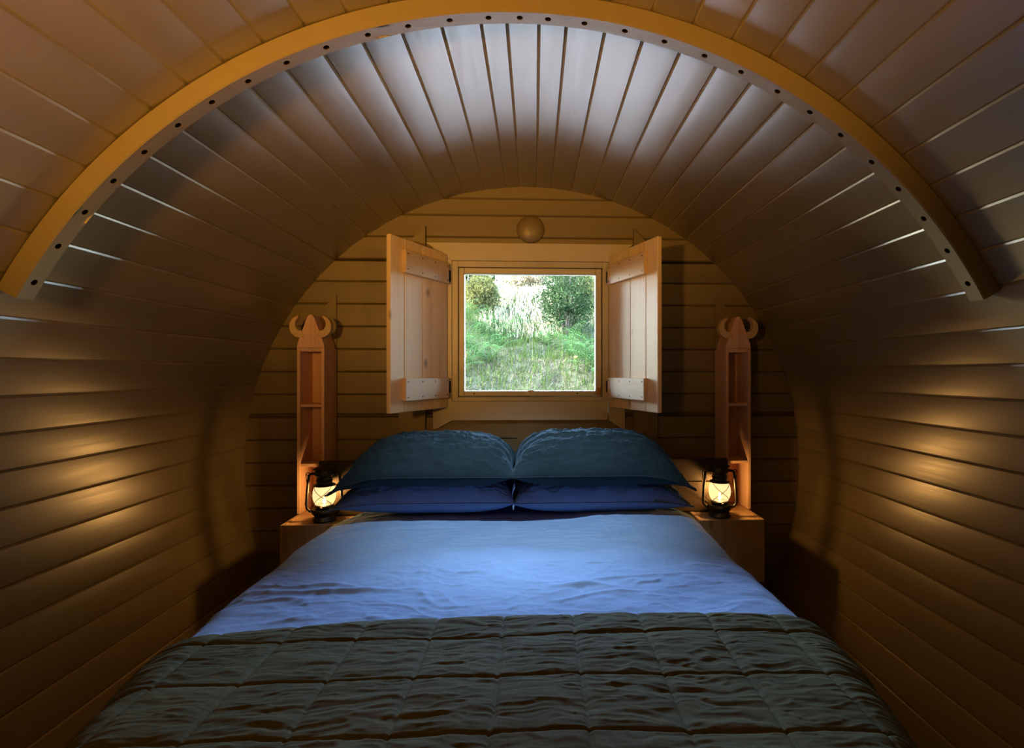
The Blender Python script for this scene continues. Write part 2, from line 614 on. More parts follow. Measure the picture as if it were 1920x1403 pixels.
for hi, lo in zip(SEAMS[:-1], SEAMS[1:]):
    mid = (hi + lo) / 2
    par = wall_left if mid > 141.4 else (wall_right if mid < 37.81 else ceiling)
    am = math.radians(mid)
    w = R * math.sin(math.radians(hi - lo) / 2)
    rm = R * math.cos(math.radians(hi - lo) / 2)
    off = rnd.uniform(-0.0007, 0.0007)
    tilt = math.radians(rnd.uniform(-0.3, 0.3))
    cup = rnd.uniform(0.0001, 0.0005)
    ch, cd = 0.0048, 0.0031
    prof = [(-w - 0.0008, 0.0205), (-w - 0.0003, cd)]
    prof += [(-w + ch, 0.0002)]
    for q in (-0.6, -0.2, 0.2, 0.6):
        prof.append((q * w, -cup * (1 - q * q)))
    prof += [(w - ch, 0.0002), (w + 0.0003, cd), (w + 0.0008, 0.0205)]
    er = (math.cos(am), math.sin(am)); et = (-math.sin(am), math.cos(am))
    v = []
    for y in (Y_NEAR, Y_FAR):
        for t, d in prof:
            t2 = t * math.cos(tilt) - d * math.sin(tilt); d2 = t * math.sin(tilt) + d * math.cos(tilt)
            rr = rm + d2 + off
            v.append((CX + er[0] * rr + et[0] * t2, y, CZ + er[1] * rr + et[1] * t2))
    k = len(prof)
    f = [(i, i + 1, k + i + 1, k + i) for i in range(k - 1)] + [(k - 1, 0, k, 2 * k - 1), list(range(k))[::-1], list(range(k, 2 * k))]
    o = mesh_obj('plank', v, f, M_PAINT_Y, par)
    bm = bmesh.new(); bm.from_mesh(o.data)
    bmesh.ops.recalc_face_normals(bm, faces=bm.faces[:]); bm.to_mesh(o.data); bm.free()
    o.data.polygons.foreach_set('use_smooth', [True] * len(o.data.polygons))
    o.data.set_sharp_from_angle(angle=math.radians(8))

# floor of the pod
floor = props(MB().box(-1.2, 1.13, Y_NEAR, 2.70, -0.06, -0.02).build('floor', M_SHELL), 'dark timber floor of the pod', None, None, 'structure')
for i in range(16):
    x0 = -1.2 + i * 0.145
    MB().box(x0 + 0.001, x0 + 0.143, Y_NEAR, 2.66, -0.02, 0.0, 0.002).build('floor_plank', M_FLOOR, floor)


# ------------------------------------------------------------------ back wall boards
def half_chord(z, r):
    d = z - CZ
    return math.sqrt(max(r * r - d * d, 1e-6))


wall_back = None
v = []; n = 48
poly = [(CX + (R + 0.018) * math.cos(2 * PI * i / n), CZ + (R + 0.018) * math.sin(2 * PI * i / n)) for i in range(n)]
poly = [(x, max(z, -0.02)) for x, z in poly]


def ring_with_hole(poly, hole, y0, y1):
    """prism of a convex outline with a rectangular hole (four quadrant strips)"""
    mb = MB()
    x0, x1, z0, z1 = hole
    zs = sorted(set([z for _, z in poly] + [z0, z1]))
    def span(z):
        h = half_chord(z, R + 0.018)
        return CX - h, CX + h
    for za, zb in zip(zs[:-1], zs[1:]):
        if zb - za < 1e-5: continue
        la, ra = span(za); lb, rb = span(zb)
        if za >= z0 - 1e-6 and zb <= z1 + 1e-6:
            mb.prism([(la, za), (x0, za), (x0, zb), (lb, zb)], y0, y1)
            mb.prism([(x1, za), (ra, za), (rb, zb), (x1, zb)], y0, y1)
        else:
            mb.prism([(la, za), (ra, za), (rb, zb), (lb, zb)], y0, y1)
    return mb


OPEN = (-0.415, 0.372, 0.99, 1.758)
wall_back = props(ring_with_hole(poly, OPEN, D + 0.018, D + 0.05).build('wall_back', M_SHELL), 'round end wall of olive shiplap boards behind the bed', None, None, 'structure')
SZ = [2.16, 2.075, 1.99, 1.8795, 1.767, 1.654, 1.5415, 1.4285, 1.3155, 1.2025, 1.0895, 0.9765, 0.8635, 0.7505, 0.6375, 0.5245, 0.4115, 0.2985, 0.1855, 0.0725, -0.02]


def board(z0, z1, xl=None, xr=None):
    ch, cd = 0.0055, 0.009
    zz = [z0, z0 + ch, z0 + (z1 - z0) * .25, (z0 + z1) / 2, z0 + (z1 - z0) * .75, z1 - ch, z1]
    yy = [D + cd, D, D, D, D, D, D + cd]
    off = rnd.uniform(-0.0003, 0.0003)
    v = []
    for z, y in zip(zz, yy):
        h = half_chord(z, R + 0.012)
        a = CX - h if xl is None else xl
        b = CX + h if xr is None else xr
        v += [(a, y + off, z), (b, y + off, z)]
    h = [half_chord(z, R + 0.012) for z in (z0, z1)]
    k = len(zz)
    for z, hh in ((z1, h[1]), (z0, h[0])):
        v += [(CX - hh if xl is None else xl, D + 0.018, z), (CX + hh if xr is None else xr, D + 0.018, z)]
    f = [(2 * i, 2 * i + 1, 2 * i + 3, 2 * i + 2) for i in range(k + 1)]
    f += [(2 * (k + 1), 2 * (k + 1) + 1, 1, 0)]
    f += [[2 * i for i in range(k + 2)][::-1], [2 * i + 1 for i in range(k + 2)]]
    o = mesh_obj('plank', v, f, M_PAINT_X, wall_back)
    bm = bmesh.new(); bm.from_mesh(o.data); bmesh.ops.recalc_face_normals(bm, faces=bm.faces[:]); bm.to_mesh(o.data); bm.free()


for zt, zb in zip(SZ[:-1], SZ[1:]):
    if zt > OPEN[2] + 0.002 and zb < OPEN[3] - 0.002:
        if zt > OPEN[3]:
            board(OPEN[3], zt) if zt - OPEN[3] > 0.03 else None
            board(zb, min(zt, OPEN[3]), None, OPEN[0]); board(zb, min(zt, OPEN[3]), OPEN[1], None)
        elif zb < OPEN[2]:
            board(zb, OPEN[2]) if OPEN[2] - zb > 0.012 else None
            board(max(zb, OPEN[2]), zt, None, OPEN[0]); board(max(zb, OPEN[2]), zt, OPEN[1], None)
        else:
            board(zb, zt, None, OPEN[0]); board(zb, zt, OPEN[1], None)
    else:
        board(zb, zt)

# upright studs on the back wall
tn = [0]


def trim(mb, label, mat):
    tn[0] += 1
    return props(mb.build('trim_%d' % tn[0], mat), label, None, None, 'structure')


trim(MB().prism([(-0.675, 0.30), (-0.545, 0.30), (-0.545, 1.928), (-0.600, 1.872), (-0.675, 1.80)], D - 0.026, D - 0.0008), 'upright olive stud left of the window behind the open shutter', M_PAINT_Z)
trim(MB().prism([(0.500, 0.30), (0.620, 0.30), (0.620, 1.80), (0.556, 1.868), (0.500, 1.926)], D - 0.026, D - 0.0008), 'upright olive stud right of the window behind the open shutter', M_PAINT_Z)
trim(MB().prism([(-0.090, 0.30), (0.032, 0.30), (0.032, 0.957), (-0.090, 0.957)], D - 0.003, D - 0.0008), 'short olive stud centred under the window sill', M_PAINT_Z)
trim(MB().prism([(-1.112, 0.30), (-0.984, 0.30), (-0.984, 1.583), (-1.063, 1.504), (-1.112, 1.45)], D - 0.012, D - 0.0008), 'upright olive stud behind the left wooden tower shelf', M_PAINT_Z)
trim(MB().prism([(0.926, 0.30), (1.056, 0.30), (1.056, 1.45), (1.020, 1.497), (0.926, 1.578)], D - 0.012, D - 0.0008), 'upright olive stud behind the right wooden tower shelf', M_PAINT_Z)

# ------------------------------------------------------------------ roof rib with drilled holes
HOLES = [149.8, 145.4, 141.0, 136.7, 132.4, 128.0, 123.8, 119.5, 115.1, 110.7, 106.2, 101.9, 97.5, 93.4, 90.1, 87.1, 83.2, 78.8, 74.4, 69.8, 65.5, 61.0, 56.8, 52.6, 48.1, 43.9, 39.6, 35.2, 30.9]
RA, RB, RY0, RY1, RT = 151.75, 28.75, 1.280, 1.328, 0.0503
RI = R - RT


def cyl_pt(a, y, r):
    a = math.radians(a)
    return (CX + r * math.cos(a), y, CZ + r * math.sin(a))


mb = MB()
hw = 0.0118          # half size of the square cell around a hole
hr = 0.0078
da = math.degrees(hw / RI)
ym = (RY0 + RY1) / 2 - 0.001
bv = 0.003
cur = RA
pieces = []
for h in HOLES:
    pieces.append(('s', cur, h + da)); pieces.append(('h', h)); cur = h - da
pieces.append(('s', cur, RB))
for p in pieces:
    if p[0] == 's':
        n = max(1, int(round((p[1] - p[2]) / 1.1)))
        segs = [p[1] + (p[2] - p[1]) * i / n for i in range(n + 1)]
        for a, b in zip(segs[:-1], segs[1:]):
            for y0, y1 in ((RY0 + bv, ym - hw), (ym - hw, ym + hw), (ym + hw, RY1 - bv)):
                mb.add([cyl_pt(a, y0, RI), cyl_pt(b, y0, RI), cyl_pt(b, y1, RI), cyl_pt(a, y1, RI)], [(0, 1, 2, 3)])
    else:
        h = p[1]
        for y0, y1 in ((RY0 + bv, ym - hw), (ym + hw, RY1 - bv)):
            mb.add([cyl_pt(h + da, y0, RI), cyl_pt(h - da, y0, RI), cyl_pt(h - da, y1, RI), cyl_pt(h + da, y1, RI)], [(0, 1, 2, 3)])
        m = 16
        outer, inner, deep = [], [], []
        for i in range(m):
            t = 2 * PI * i / m
            c, s = math.cos(t), math.sin(t)
            q = hw / max(abs(c), abs(s))
            outer.append(cyl_pt(h + math.degrees(q * c / RI), ym + q * s, RI))
            inner.append(cyl_pt(h + math.degrees(hr * c / RI), ym + hr * s, RI))
            deep.append(cyl_pt(h + math.degrees(hr * c / RI), ym + hr * s, RI + 0.02))
        mb.add(outer + inner + deep, [(i, (i + 1) % m, m + (i + 1) % m, m + i) for i in range(m)] + [(m + i, m + (i + 1) % m, 2 * m + (i + 1) % m, 2 * m + i) for i in range(m)])
n = 120
segs = [RA + (RB - RA) * i / n for i in range(n + 1)]
for a, b in zip(segs[:-1], segs[1:]):
    for y, yb in ((RY0, RY0 + bv), (RY1, RY1 - bv)):
        mb.add([cyl_pt(a, y, RI + bv), cyl_pt(b, y, RI + bv), cyl_pt(b, y, R - 0.003), cyl_pt(a, y, R - 0.003)], [(0, 1, 2, 3)])
        mb.add([cyl_pt(a, y, RI + bv), cyl_pt(b, y, RI + bv), cyl_pt(b, yb, RI), cyl_pt(a, yb, RI)], [(0, 1, 2, 3)])
for a in (RA, RB):
    mb.add([cyl_pt(a, RY0, RI + bv), cyl_pt(a, RY0 + bv, RI), cyl_pt(a, RY1 - bv, RI), cyl_pt(a, RY1, RI + bv), cyl_pt(a, RY1, R - 0.003), cyl_pt(a, RY0, R - 0.003)], [(0, 1, 2, 3, 4, 5)])
bmesh.ops.remove_doubles(mb.bm, verts=mb.bm.verts[:], dist=0.00005)
tn[0] += 1
rib = mb.build('trim_%d' % tn[0], M_RIB, smooth=True, angle=math.radians(30))
props(rib, 'arched olive painted rib drilled with a row of holes across the ceiling', None, None, 'structure')
for h in HOLES:
    mh = MB()
    a = math.radians(h)
    ax = Vector((math.cos(a), 0, math.sin(a)))
    Mx = Matrix.Translation(Vector(cyl_pt(h, ym, RI + 0.012))) @ ax.to_track_quat('Z', 'Y').to_matrix().to_4x4()
    mh.lathe([(0.0077, -0.0112), (0.0077, 0.0060), (0.0010, 0.0062)], 14, Mx, False)
    mh.build('hole_shade_cup', M_HOLE_SHADE, rib, True)  # dark cup set in each hole as painted shade

MB().lathe([(0.014, 0.0), (0.015, 0.003), (0.015, 0.022), (0.013, 0.024)], 20, Matrix.Translation(Vector((-0.035, 1.350, 2.111)))).build('added_fill_fixture', M_CREAM, rib, True, None, math.radians(35))  # unseen fixture added to go with the bed fill spot

# ------------------------------------------------------------------ window
def part_box(name, mat, parent, x0, x1, y0, y1, z0, z1, bev=0.002):
    return MB().box(x0, x1, y0, y1, z0, z1, bev).build(name, mat, parent)


win = empty('window_1', (0, 0, 0), 'square olive framed window looking onto a green bank', None, None, 'structure')
# outer frame
FX0, FX1, FZ0, FZ1 = -0.415, 0.372, 1.053, 1.758
FW = 0.030
Yf0, Yf1 = D - 0.010, D + 0.075
mbf = MB()
mbf.box(FX0, FX0 + FW, Yf0, Yf1, FZ0, FZ1, 0.002).box(FX1 - FW, FX1, Yf0, Yf1, FZ0, FZ1, 0.002)
mbf.box(FX0 + FW, FX1 - FW, Yf0 + .0005, Yf1, FZ1 - FW, FZ1, 0.002).box(FX0 + FW, FX1 - FW, Yf0 + .0005, Yf1, FZ0, FZ0 + 0.022, 0.002)
ya_, yb_ = D + 0.041, Yf1 - 0.001
mbf.box(FX0 + .02, FX0 + FW + 0.014, ya_, yb_, FZ0 + .01, FZ1 - .01).box(FX1 - FW - 0.014, FX1 - .02, ya_, yb_, FZ0 + .01, FZ1 - .01)
mbf.box(FX0 + FW, FX1 - FW, ya_ + .0005, yb_, FZ1 - FW - 0.014, FZ1 - .02).box(FX0 + FW, FX1 - FW, ya_ + .0005, yb_, FZ0 + .01, FZ0 + 0.036)
mbf.build('window_frame', M_CASE_Z, win)
# sash
SX0, SX1, SZ0, SZ1 = -0.382, 0.338, 1.079, 1.725
Ys0, Ys1 = D - 0.004, D + 0.040
mbs = MB()
mbs.box(SX0, SX0 + 0.027, Ys0, Ys1, SZ0, SZ1, 0.003).box(SX1 - 0.030, SX1, Ys0, Ys1, SZ0, SZ1, 0.003)
mbs.box(SX0 + .027, SX1 - .030, Ys0 + .0005, Ys1, SZ1 - 0.030, SZ1, 0.003).box(SX0 + .027, SX1 - .030, Ys0 + .0005, Ys1, SZ0, SZ0 + 0.026, 0.003)
mbs.build('sash', M_CASE_X, win)
MB().box(SX0 + .02, SX1 - .02, D + 0.020, D + 0.024, SZ0 + .02, SZ1 - .02).build('glass_pane', M_GLASS, win)
# casing boards round the window
mc = MB(); mc.prism([(-0.415, 1.7585), (0.372, 1.7585), (0.498, 1.846), (-0.543, 1.846)], D - 0.020, D + 0.017)
mc.build('casing_board', M_CASE_X, win)
mc = MB(); mc.prism([(-0.415, 0.9595), (0.368, 0.9595), (0.368, 1.0525), (-0.415, 1.0525)], D - 0.022, D + 0.017)
mc.build('casing_board', M_CASE_X, win)
mc = MB(); mc.prism([(-0.508, 0.917), (-0.490, 0.917), (-0.4155, 0.958), (-0.4155, 1.758), (-0.508, 1.822)], D - 0.018, D - 0.0008)
mc.build('casing_board', M_CASE_Z, win)
mc = MB(); mc.prism([(0.3725, 0.958), (0.438, 0.915), (0.456, 0.915), (0.456, 1.818), (0.3725, 1.758)], D - 0.018, D - 0.0008)
mc.build('casing_board', M_CASE_Z, win)
# catch and stay on the bottom rail
mk = MB()
Mt = Matrix.Translation(Vector((-0.022, Ys0, 1.094))) @ Matrix.Rotation(PI / 2, 4, 'X') @ Matrix.Diagonal((1.0, 0.55, 1, 1))
mk.lathe([(0.026, -0.001), (0.026, 0.003), (0.022, 0.005)], 18, Mt)
mk.box(-0.028, -0.006, Ys0 - 0.016, Ys0 - 0.004, 1.092, 1.110, 0.003)
mk.build('window_catch', M_CREAM, win)
ms = MB(); ms.box(0.316, 0.331, Ys0 - 0.012, Ys0 - 0.001, 1.084, 1.122, 0.002); ms.tube([(0.324, Ys0 - 0.012, 1.094), (0.300, Ys0 - 0.016, 1.094)], 0.003)
ms.build('window_stay', M_COPPER, win)
for sx in (-0.305, 0.215):
    MB().lathe([(0.004, 0), (0.004, 0.001), (0.002, 0.002)], 10, Matrix.Translation(Vector((sx, Ys0 + .0002, 1.092))) @ Matrix.Rotation(PI / 2, 4, 'X')).build('screw', M_SCREW, win)
MB().box(-0.408, -0.392, Yf0 - 0.0006, Yf0 + .0001, 1.19, 1.232).build('sticker', M_LABEL, win)


# ------------------------------------------------------------------ shutters
def shutter(label, hx, sgn, ang):
    root = empty('window_shutter', (hx, D - 0.022, 1.023), label, 'shutter', 'plank shutters of the window')
    H = 0.764; T = 0.022
    a = math.radians(ang)
    # local u from hinge along the leaf, w = thickness direction, inner face looks to the window centre
    eu = Vector((-sgn * math.cos(PI - a), -math.sin(PI - a), 0)) if False else Vector((sgn * math.cos(a - PI / 2 + PI / 2), 0, 0))
    eu = Vector((sgn * (-math.cos(a)) * 1.0, -math.sin(a), 0))          # a > 90 deg swings past square
    ew = Vector((-sgn * eu.y * -1.0, 0, 0))
    ew = Vector((-eu.y * (1 if sgn > 0 else -1), eu.x * (1 if sgn > 0 else -1), 0))
    if ew.x * sgn > 0: ew = -ew                                        # towards the window centre line
    Mx = Matrix(((eu.x, ew.x, 0, 0), (eu.y, ew.y, 0, 0), (0, 0, 1, 0), (0, 0, 0, 1)))
    us = [0.0, 0.065, 0.198, 0.328, 0.420]
    for u0, u1 in zip(us[:-1], us[1:]):
        MB().box(u0 + .0008, u1 - .0008, -T / 2, T / 2, 0, H, 0.0025, Mx).build('plank', M_PINE, root)
    for z0 in (0.050, 0.612):
        bt = MB().box(0.018, 0.345, T / 2 + .0002, T / 2 + 0.022, z0, z0 + 0.100, 0.002, Mx).build('batten', M_PINE_X, root)
        for u in (0.032, 0.130, 0.226, 0.328):
            for z in (z0 + 0.016, z0 + 0.084):
                Ms = Mx @ Matrix.Translation(Vector((u, T / 2 + 0.0215, z))) @ Matrix.Rotation(-PI / 2, 4, 'X')
                MB().lathe([(0.0042, 0), (0.0042, 0.0007), (0.003, 0.001)], 8, Ms).build('screw', M_SCREW, bt)
    for z0 in (0.076, 0.628):
        hb = MB()
        hb.box(-0.026 * 1, -0.004, 0, 0, 0, 0) if False else None
        x0, x1 = (0.003, 0.026) if sgn < 0 else (-0.026, -0.003)
        hb.box(x0, x1, -0.0055, 0.0035, z0, z0 + 0.055)
        hb.lathe([(0.004, z0), (0.004, z0 + 0.055)], 10)
        hg = hb.build('hinge', M_HINGE, root)
        for dz in (0.012, 0.043):
            MB().lathe([(0.003, 0), (0.003, 0.0012)], 8, Matrix.Translation(Vector(((x0 + x1) / 2, -0.0054, z0 + dz))) @ Matrix.Rotation(PI / 2, 4, 'X')).build('screw', M_CREAM, hg)
    return root


shutter('pine plank shutter swung open left of the window', -0.444, -1, 115)
shutter('pine plank shutter swung open right of the window', 0.385, 1, 111.5)

# round vent above the window
vent = MB().lathe([(0.068, 0.0), (0.070, 0.006), (0.066, 0.016), (0.052, 0.026), (0.030, 0.033), (0.008, 0.0355)], 36,
                  Matrix.Rotation(PI / 2, 4, 'X')).build('vent_cover', M_PAINT_Z, None, True, (-0.022, D - 0.0005, 1.920), math.radians(50))
props(vent, 'round domed olive vent cover on the wall above the window', 'vent')


# ------------------------------------------------------------------ tower shelves with horned heads
def tower(x0, x1, label):
    cx = (x0 + x1) / 2
    w = x1 - x0
    root = empty('tower_shelf', (cx, D - 0.014, 0.538), label, 'shelf', 'horned tower shelves beside the bed')
    yb, yf = -0.001, -0.166 + 0.014
    h = 0.776; t = 0.014
    MB().box(-w / 2, -w / 2 + t, yf, yb, 0, h, 0.0012).build('side_panel', M_CEDAR, root)
    MB().box(w / 2 - t, w / 2, yf, yb, 0, h, 0.0012).build('side_panel', M_CEDAR, root)
    MB().box(-w / 2 + t + .0003, w / 2 - t - .0003, yb - 0.012, yb - .0005, 0, h, 0).build('back_panel', M_CEDAR, root)
    MB().box(-w / 2 + t + .0003, w / 2 - t - .0003, yf + .001, yb - .0125, h - 0.018, h - .0005, 0.001).build('top_panel', M_CEDAR, root)
    for z in (0.235, 0.512):
        MB().box(-w / 2 + t + .0003, w / 2 - t - .0003, yf + 0.004, yb - .0125, z - 0.014, z, 0.001).build('shelf', M_CEDAR, root)
    hd = [(-w / 2, h + .0005), (w / 2, h + .0005), (w / 2 - 0.003, h + 0.020), (w / 2 - 0.016, h + 0.055), (0.020, h + 0.132), (0.009, h + 0.151), (0.004, h + 0.154), (-0.004, h + 0.154), (-0.009, h + 0.151), (-0.020, h + 0.132), (-w / 2 + 0.016, h + 0.055), (-w / 2 + 0.003, h + 0.020)]
    MB().prism(hd, yf, yb - 0.02).build('head', M_CEDAR, root)
    for s in (-1, 1):
        # crescent: outer arc and inner arc
        zc = h + 0.098; xc = s * 0.050
        out, inn = [], []
        for i in range(15):
            q = i / 14
            a = math.radians(-118 + q * 196)
            out.append((xc + s * 0.0455 * math.cos(a), zc + 0.0505 * math.sin(a)))
            a2 = math.radians(-105 + q * 170)
            inn.append((xc - s * 0.004 + s * 0.0245 * math.cos(a2), zc + 0.012 + 0.031 * math.sin(a2)))
        tip = (xc + s * 0.006, zc + 0.0525)
        poly = out + [tip] + inn[::-1]
        MB().prism(poly, yf - 0.004, yf + 0.028).build('horn', M_HORN, root)
    return root


tower(-1.106, -0.981, 'narrow cedar tower shelf with horned head beside the left shutter')
tower(0.919, 1.042, 'narrow cedar tower shelf with horned head beside the right shutter')


# ------------------------------------------------------------------ floating bedside boxes
def bedside(x0, x1, label):
    root = empty('bedside_box', ((x0 + x1) / 2, D - 0.003, 0.256), label, 'nightstand', 'floating bedside boxes')
    w = (x1 - x0) / 2
    yf = 2.297 - (D - 0.003); yb = 0.0
    H = 0.281; t = 0.020
    for s in (-1, 1):
        xa, xb = (-w, -w + t) if s < 0 else (w - t, w)
        MB().box(xa, xb, yf + 0.019, yb, 0, H, 0.0015).build('side_panel', M_OAK_X, root)
    MB().box(-w, w, yf, yf + 0.0185, 0, H, 0.0018).build('front_panel', M_OAK_Z, root)
    MB().box(-w + t + .0004, w - t - .0004, yf + 0.019, yb - .0005, H - 0.0225, H - 0.0025, 0.001).build('top_panel', M_OAK_X, root)
    MB().box(-w + t + .0004, w - t - .0004, yf + 0.019, yb - .0005, 0, 0.018, 0.001).build('bottom_panel', M_OAK_X, root)
    return root


bedside(-1.102, -0.790, 'brown oak floating bedside box left of the bed')
bedside(0.735, 1.033, 'brown oak floating bedside box right of the bed')


# ------------------------------------------------------------------ lanterns
def lantern(loc, label, rotz, bail_fwd):
    root = empty('lantern', loc, label, 'lantern', 'black hurricane lanterns by the bed', None, rotz)
    MB().lathe([(0.046, 0.0), (0.050, 0.004), (0.047, 0.012), (0.041, 0.022), (0.044, 0.028), (0.052, 0.034), (0.055, 0.044), (0.050, 0.053), (0.034, 0.058), (0.020, 0.060)], 28).build('base', M_BLACK, root, True, None, math.radians(40))
    MB().lathe([(0.024, 0.058), (0.040, 0.062), (0.041, 0.070), (0.034, 0.074)], 24).build('burner', M_BLACK, root, True, None, math.radians(40))
    gp = [(0.034, 0.070), (0.042, 0.082), (0.0475, 0.098), (0.049, 0.115), (0.0475, 0.132), (0.043, 0.148), (0.038, 0.160)]
    MB().lathe(gp, 28, None, False).build('globe', M_GLOBE, root, True)
    MB().lathe([(0.003, 0.074), (0.007, 0.080), (0.008, 0.087), (0.005, 0.098), (0.001, 0.108)], 12).build('flame', M_FLAME, root, True)
    ch = MB()
    ch.lathe([(0.046, 0.156), (0.046, 0.161), (0.034, 0.166), (0.033, 0.176), (0.036, 0.180), (0.033, 0.184), (0.033, 0.196), (0.040, 0.204), (0.040, 0.222), (0.036, 0.228)], 26)
    ch.build('chimney', M_BLACK, root, True, None, math.radians(35))
    MB().lathe([(0.046, 0.230), (0.046, 0.233), (0.030, 0.240), (0.012, 0.243)], 26).build('cap', M_BLACK, root, True, None, math.radians(35))
    pts = [(0.009 * math.cos(2 * PI * i / 14), 0, 0.251 + 0.009 * math.sin(2 * PI * i / 14)) for i in range(14)]
    MB().tube(pts, 0.0018, 6, True).build('top_ring', M_BLACK, root, True)
    for s in (-1, 1):
        p = [(s * 0.040, 0, 0.040), (s * 0.062, 0, 0.044), (s * 0.073, 0, 0.055), (s * 0.076, 0, 0.072), (s * 0.073, 0, 0.120), (s * 0.068, 0, 0.175), (s * 0.065, 0, 0.200), (s * 0.060, 0, 0.208), (s * 0.038, 0, 0.211)]
        MB().tube(p, 0.0062, 10).build('side_tube', M_BLACK, root, True)
        ring = [(s * 0.070 + 0.006 * math.cos(2 * PI * i / 12), 0.0, 0.209 + 0.006 * math.sin(2 * PI * i / 12)) for i in range(12)]
        MB().tube(ring, 0.0018, 6, True).build('bail_ring', M_BLACK, root, True)
    # bail handle hanging down on the back
    bl = []
    for i in range(17):
        q = i / 16
        a = PI * q
        bl.append((-0.078 * math.cos(a), bail_fwd * 0.064 * math.sin(a), 0.207 - 0.165 * math.sin(a) ** 0.7))
    MB().tube(bl, 0.0017, 6).build('bail', M_BLACK, root, True)
    # crossed guard wires in front of and behind the globe
    gw = MB()
    for f in (-1, 1):
        for s in (-1, 1):
            p = []
            for i in range(13):
                q = i / 12
                z = 0.072 + q * 0.088
                rr = np.interp(z, [g[1] for g in gp], [g[0] for g in gp]) + 0.004
                a = math.radians(90 + s * (62 - 124 * q))
                p.append((rr * math.cos(a), f * rr * math.sin(a), z))
            gw.tube(p, 0.0012, 6)
    for z, r_ in ((0.073, 0.040), (0.158, 0.044)):
        gw.tube([(r_ * math.cos(2 * PI * i / 24), r_ * math.sin(2 * PI * i / 24), z) for i in range(24)], 0.0013, 6, True)
    gw.build('wire_guard', M_BLACK, root, True)
    kn = MB(); kn.tube([(0.0, -0.040, 0.064), (0.0, -0.058, 0.064)], 0.0022, 8); kn.lathe([(0.008, 0), (0.008, 0.004)], 14, Matrix.Translation(Vector((0, -0.058, 0.064))) @ Matrix.Rotation(PI / 2, 4, 'X'))
    kn.build('wick_knob', M_BLACK, root, True, None, math.radians(35))
    cp = MB(); cp.lathe([(0.011, 0), (0.012, 0.006), (0.008, 0.009)], 14, Matrix.Translation(Vector((0.030, -0.030, 0.050))))
    cp.build('fuel_cap', M_BLACK, root, True, None, math.radians(35))
    ld = bpy.data.lights.new('flame_light', 'POINT')
    ld.energy = LANTERN_WATT; ld.color = (1.0, 0.50, 0.14); ld.shadow_soft_size = 0.012
    lo = bpy.data.objects.new('flame_light', ld); link(lo, root); lo.location = (0, 0, 0.118)
    return root


lantern((-0.942, 2.372, 0.5365), 'lit black hurricane lantern tucked behind the left pillows', 0.12, 1)
lantern((0.853, 2.368, 0.5365), 'lit black hurricane lantern standing clear on the right bedside box', -0.10, 1)

# ------------------------------------------------------------------ bed
bed = empty('bed', (-0.07, 1.45, 0), 'double bed with dark wooden plank headboard', 'bed')
MB().box(-0.70, 0.70, -0.96, 0.985, 0.0, 0.26, 0.01).build('bed_base', M_HEAD, bed)
MB().box(-0.715, 0.715, -0.955, 0.93, 0.262, 0.555, 0.04).build('mattress', M_SHEET, bed)
for z0, z1 in ((0.540, 0.680), (0.683, 0.789)):
    MB().box(-0.925, 0.988, 0.988, 1.010, z0, z1, 0.0025).build('headboard_plank', M_HEAD, bed)

XC = -0.070


def bed_profile(S, a, r):
    """arc-length parameter -> x offset, z offset (0 on top), normal"""
    s = np.abs(S); sg = np.sign(S)
    x = np.where(s < a, s, np.where(s < a + r * PI / 2, a + r * np.sin((s - a) / r), a + r + 0.06 * np.clip(s - a - r * PI / 2, 0, None)))
    z = np.where(s < a, 0, np.where(s < a + r * PI / 2, -r + r * np.cos((s - a) / r), -r - np.clip(s - a - r * PI / 2, 0, None)))
    t = np.clip((s - a) / r, 0, PI / 2)
    return sg * x, z, sg * np.sin(t), np.cos(t)


def smooth_crease(x, y, x0, y0, x1, y1, w, h):
    """soft asymmetric fold from point to point"""
    dx, dy = x1 - x0, y1 - y0
    L = math.hypot(dx, dy)
    t = ((x - x0) * dx + (y - y0) * dy) / (L * L)
    d = ((x - x0) * -dy + (y - y0) * dx) / L + 0.012 * np.sin(t * 6.0 + x0 * 9)
    e = np.clip(t * (1 - t) * 4, 0, 1) ** 0.6
    return 0.62 * h * e * np.exp(-(d / (w * 0.8)) ** 2)


# blue duvet
S = np.linspace(-1.10, 1.10, 440)
Yv = np.linspace(0.60, 2.405, 400)
SS, YY = np.meshgrid(S, Yv, indexing='ij')
A0 = 0.66 - 0.080 * sstep(1.15, 0.70, YY) - 0.085 * sstep(2.12, 2.30, YY) + np.where(SS < 0, 0.045 * sstep(0.9, 1.9, YY) - 0.015, 0.0)
px, pz, nx, nz = bed_profile(SS, A0, 0.10)
h = 0.020 * fbm(SS * 2.2, YY * 2.4, 3, 2) + 0.006 * fbm(SS * 6, YY * 9, 5, 3)
h += 0.0030 * (ridged(SS * 9 + 2.0 * vnoise(SS * 5, YY * 5, 9), YY * 22 + 2.5 * vnoise(SS * 7, YY * 7, 8), 21) ** 4) * sstep(-0.05, 0.25, vnoise(SS * 3, YY * 3, 31) + 0.12)
h += 0.0022 * fbm(SS * 26 + 2 * vnoise(SS * 6, YY * 6, 33), YY * 55, 12, 3)
h += 0.0022 * (ridged(SS * 12 + 2.5 * vnoise(SS * 7, YY * 7, 19), YY * 30 + 3 * vnoise(SS * 8, YY * 8, 18), 27) ** 5)
h += 0.010 * (1 - (SS / 0.75) ** 2) * (np.abs(SS) < 0.75)
